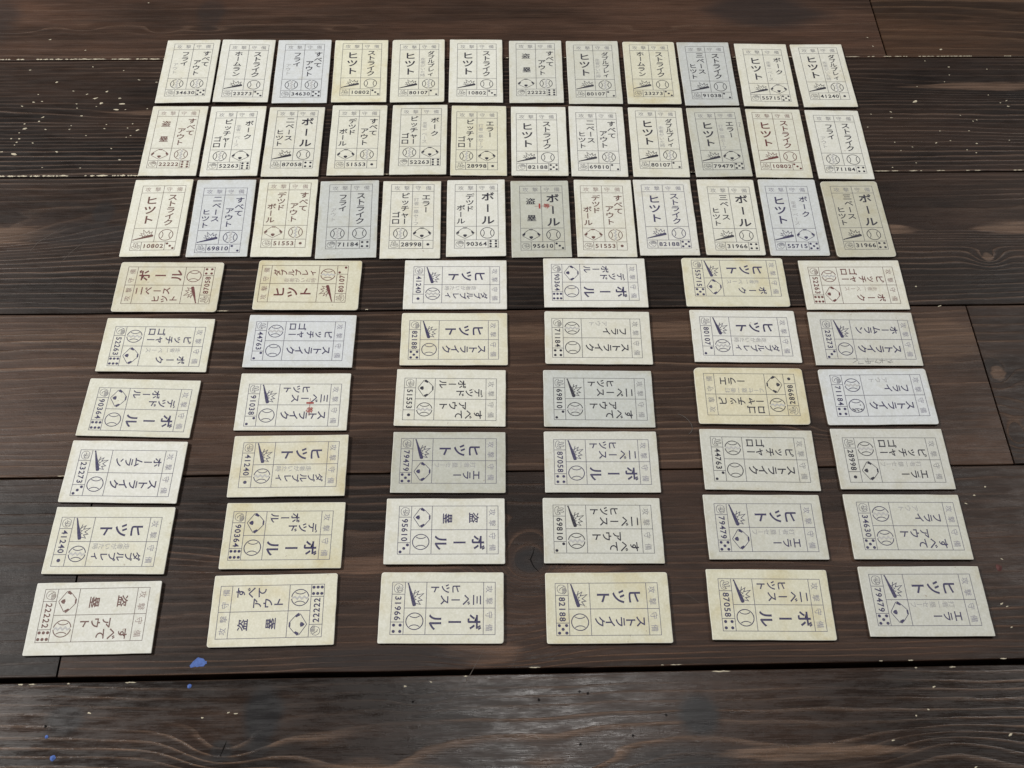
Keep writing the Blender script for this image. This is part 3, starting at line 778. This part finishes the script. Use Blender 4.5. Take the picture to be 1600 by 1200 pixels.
for idx, (ser, x, y, deg, mx, my, wd, ht, ti, ik, rad, extra) in enumerate(CARDS):
    att, dfn, ea, ed, hand, pips = DESIGN[ser]
    root = bpy.data.objects.new('baseball_card', None); COL.objects.link(root)
    root.empty_display_size = 0.01
    rl = random.Random(idx*31+5)              # old board never lies quite flat
    ta, tb = math.radians(rl.gauss(0, 0.30)), math.radians(rl.gauss(0, 0.45))
    root.location = (x*MM, y*MM, 0.00003+(abs(math.sin(ta))*ht+abs(math.sin(tb))*wd)*0.5*MM)
    root.rotation_euler = (ta, tb, math.radians(deg))
    ri, k, n = row_of[idx]
    rn = ROWS[ri][0]
    if k == 0: where = 'left end, %s' % rn
    elif k == n-1: where = 'right end, %s' % rn
    else: where = '%s between %s and %s' % (rn, CARDS[idx-1][0], CARDS[idx+1][0])
    root['label'] = '%s %s-ink card %s%s, %s' % (TNAME[ti], INAME[ik], ser, extra, where)
    if len(root['label'].split()) > 16: root['label'] = root['label'].replace(' row from back', ' row')
    root['category'] = 'card'
    root['group'] = 'baseball game cards laid out in rows'
    tint, age = TINT[ti]
    r1 = random.Random(idx*17+1)
    j = r1.uniform(-.028, .022); jb = r1.uniform(-.016, .012)
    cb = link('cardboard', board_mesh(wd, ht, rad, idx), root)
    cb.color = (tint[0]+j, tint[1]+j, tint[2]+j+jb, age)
    ink, rule, head, faint = INKS[ik]
    fade = r1.uniform(0.0, 0.05)
    ink = tuple(c+fade*0.5 for c in ink)
    off = (mx*MM, my*MM, T+GAP)

    def part(name, me, c, parent=root, loc=off):
        o = link(name, me, parent, loc); o.color = (*c, 1.0); return o
    part('printed_frame', FRAME, rule)
    part('header_text', HEADER, head)
    part('attack_text', cached(('a', att), text_mesh, 'attack_text', CALL[att]), ink)
    part('defence_text', cached(('d', dfn), text_mesh, 'defence_text', CALL[dfn]), ink)
    for c in (att, dfn):
        if c in NOTE: part('small_note', cached(('n', c), text_mesh, 'small_note', NOTE[c]), faint)
    part('serial_number', cached(('s', ser), number_mesh, ser), ink)
    part('die_pips', cached(('p', pips), pips_mesh, pips), ink)
    part('hand_emblem', cached(('h', hand), hand_mesh, hand), tuple(0.5*a+0.5*b for a, b in zip(ink, rule)))
    for u, e in ((.25, ea), (.75, ed)):
        if e == 'bat': part('bat_emblem', cached(('bat', u), bat_mesh, u), ink)
        elif e == 'diamond': part('diamond_emblem', cached(('dia', u), diamond_mesh, u), ink)
        else:
            bo = part('ball_emblem', cached((e, u), ball_mesh, u, e == 'broken'), ink)
            if e == 'broken': part('break_line', cached(('z', u), zig_mesh, u), (.42, .42, .42), bo, (0, 0, 0))
    if 'stamp' in extra:                                   # red prize stamp over the print
        V, Fc = [], []
        put('1', .455, .322, .105, V, Fc, 0.03, 1.2, True); put('等', .620, .322, .078, V, Fc, 0.010)
        stroke([UV(.34, .325), UV(.76, .319)], 0.16*MM, 1e-5, V, Fc)
        part('prize_stamp', ink_mesh('prize_stamp', V, Fc), (.30, .045, .040), root, (off[0], off[1], off[2]+0.00006))
    if 'pencil' in extra:
        V, Fc = [], []
        if ser == '23273':
            for i, q in enumerate([[(.71, 1.0), (.69, .98), (.66, 1.03), (.70, 1.07), (.72, 1.10)], [(.65, 1.06), (.66, 1.12), (.60, 1.11)], [(.58, 1.03), (.57, 1.10), (.53, 1.11), (.52, 1.05)], [(.545, .97), (.55, 1.12)],
                      [(.58, 1.06), (.48, 1.05)], [(.45, 1.02), (.47, 1.08), (.42, 1.10), (.40, 1.06)], [(.385, .98), (.39, 1.1)], [(.42, 1.03), (.35, 1.04)], [(.34, 1.03), (.30, 1.1)], [(.28, 1.02), (.33, 1.08), (.27, 1.07)]]):
                stroke([UV(b, a) for a, b in q], 0.22*MM, i*8e-6, V, Fc)
        else: stroke([UV(1.035, .19), UV(1.10, .19), UV(1.05, .26), UV(1.10, .262)], 0.22*MM, 0, V, Fc)
        part('pencil_note', ink_mesh('pencil_note', V, Fc), (.22, .22, .22), root, (off[0], off[1], off[2]+0.00006))
    if 'blotted' in extra:
        V, Fc = [], []
        cx, cy = UV(.75, .772)
        for i, (a, b, r) in enumerate([(.55, .55, .55), (.75, .1, .42), (.72, -.35, .5), (.5, -.6, .45), (-.1, .5, .35), (.62, -.05, .3)]): disc(cx+a*4.15*MM, cy+b*4.15*MM, r*MM, i*8e-6, V, Fc, 8)
        part('ink_blots', ink_mesh('ink_blots', V, Fc), (.12, .12, .13), root, (off[0], off[1], off[2]+0.00006))
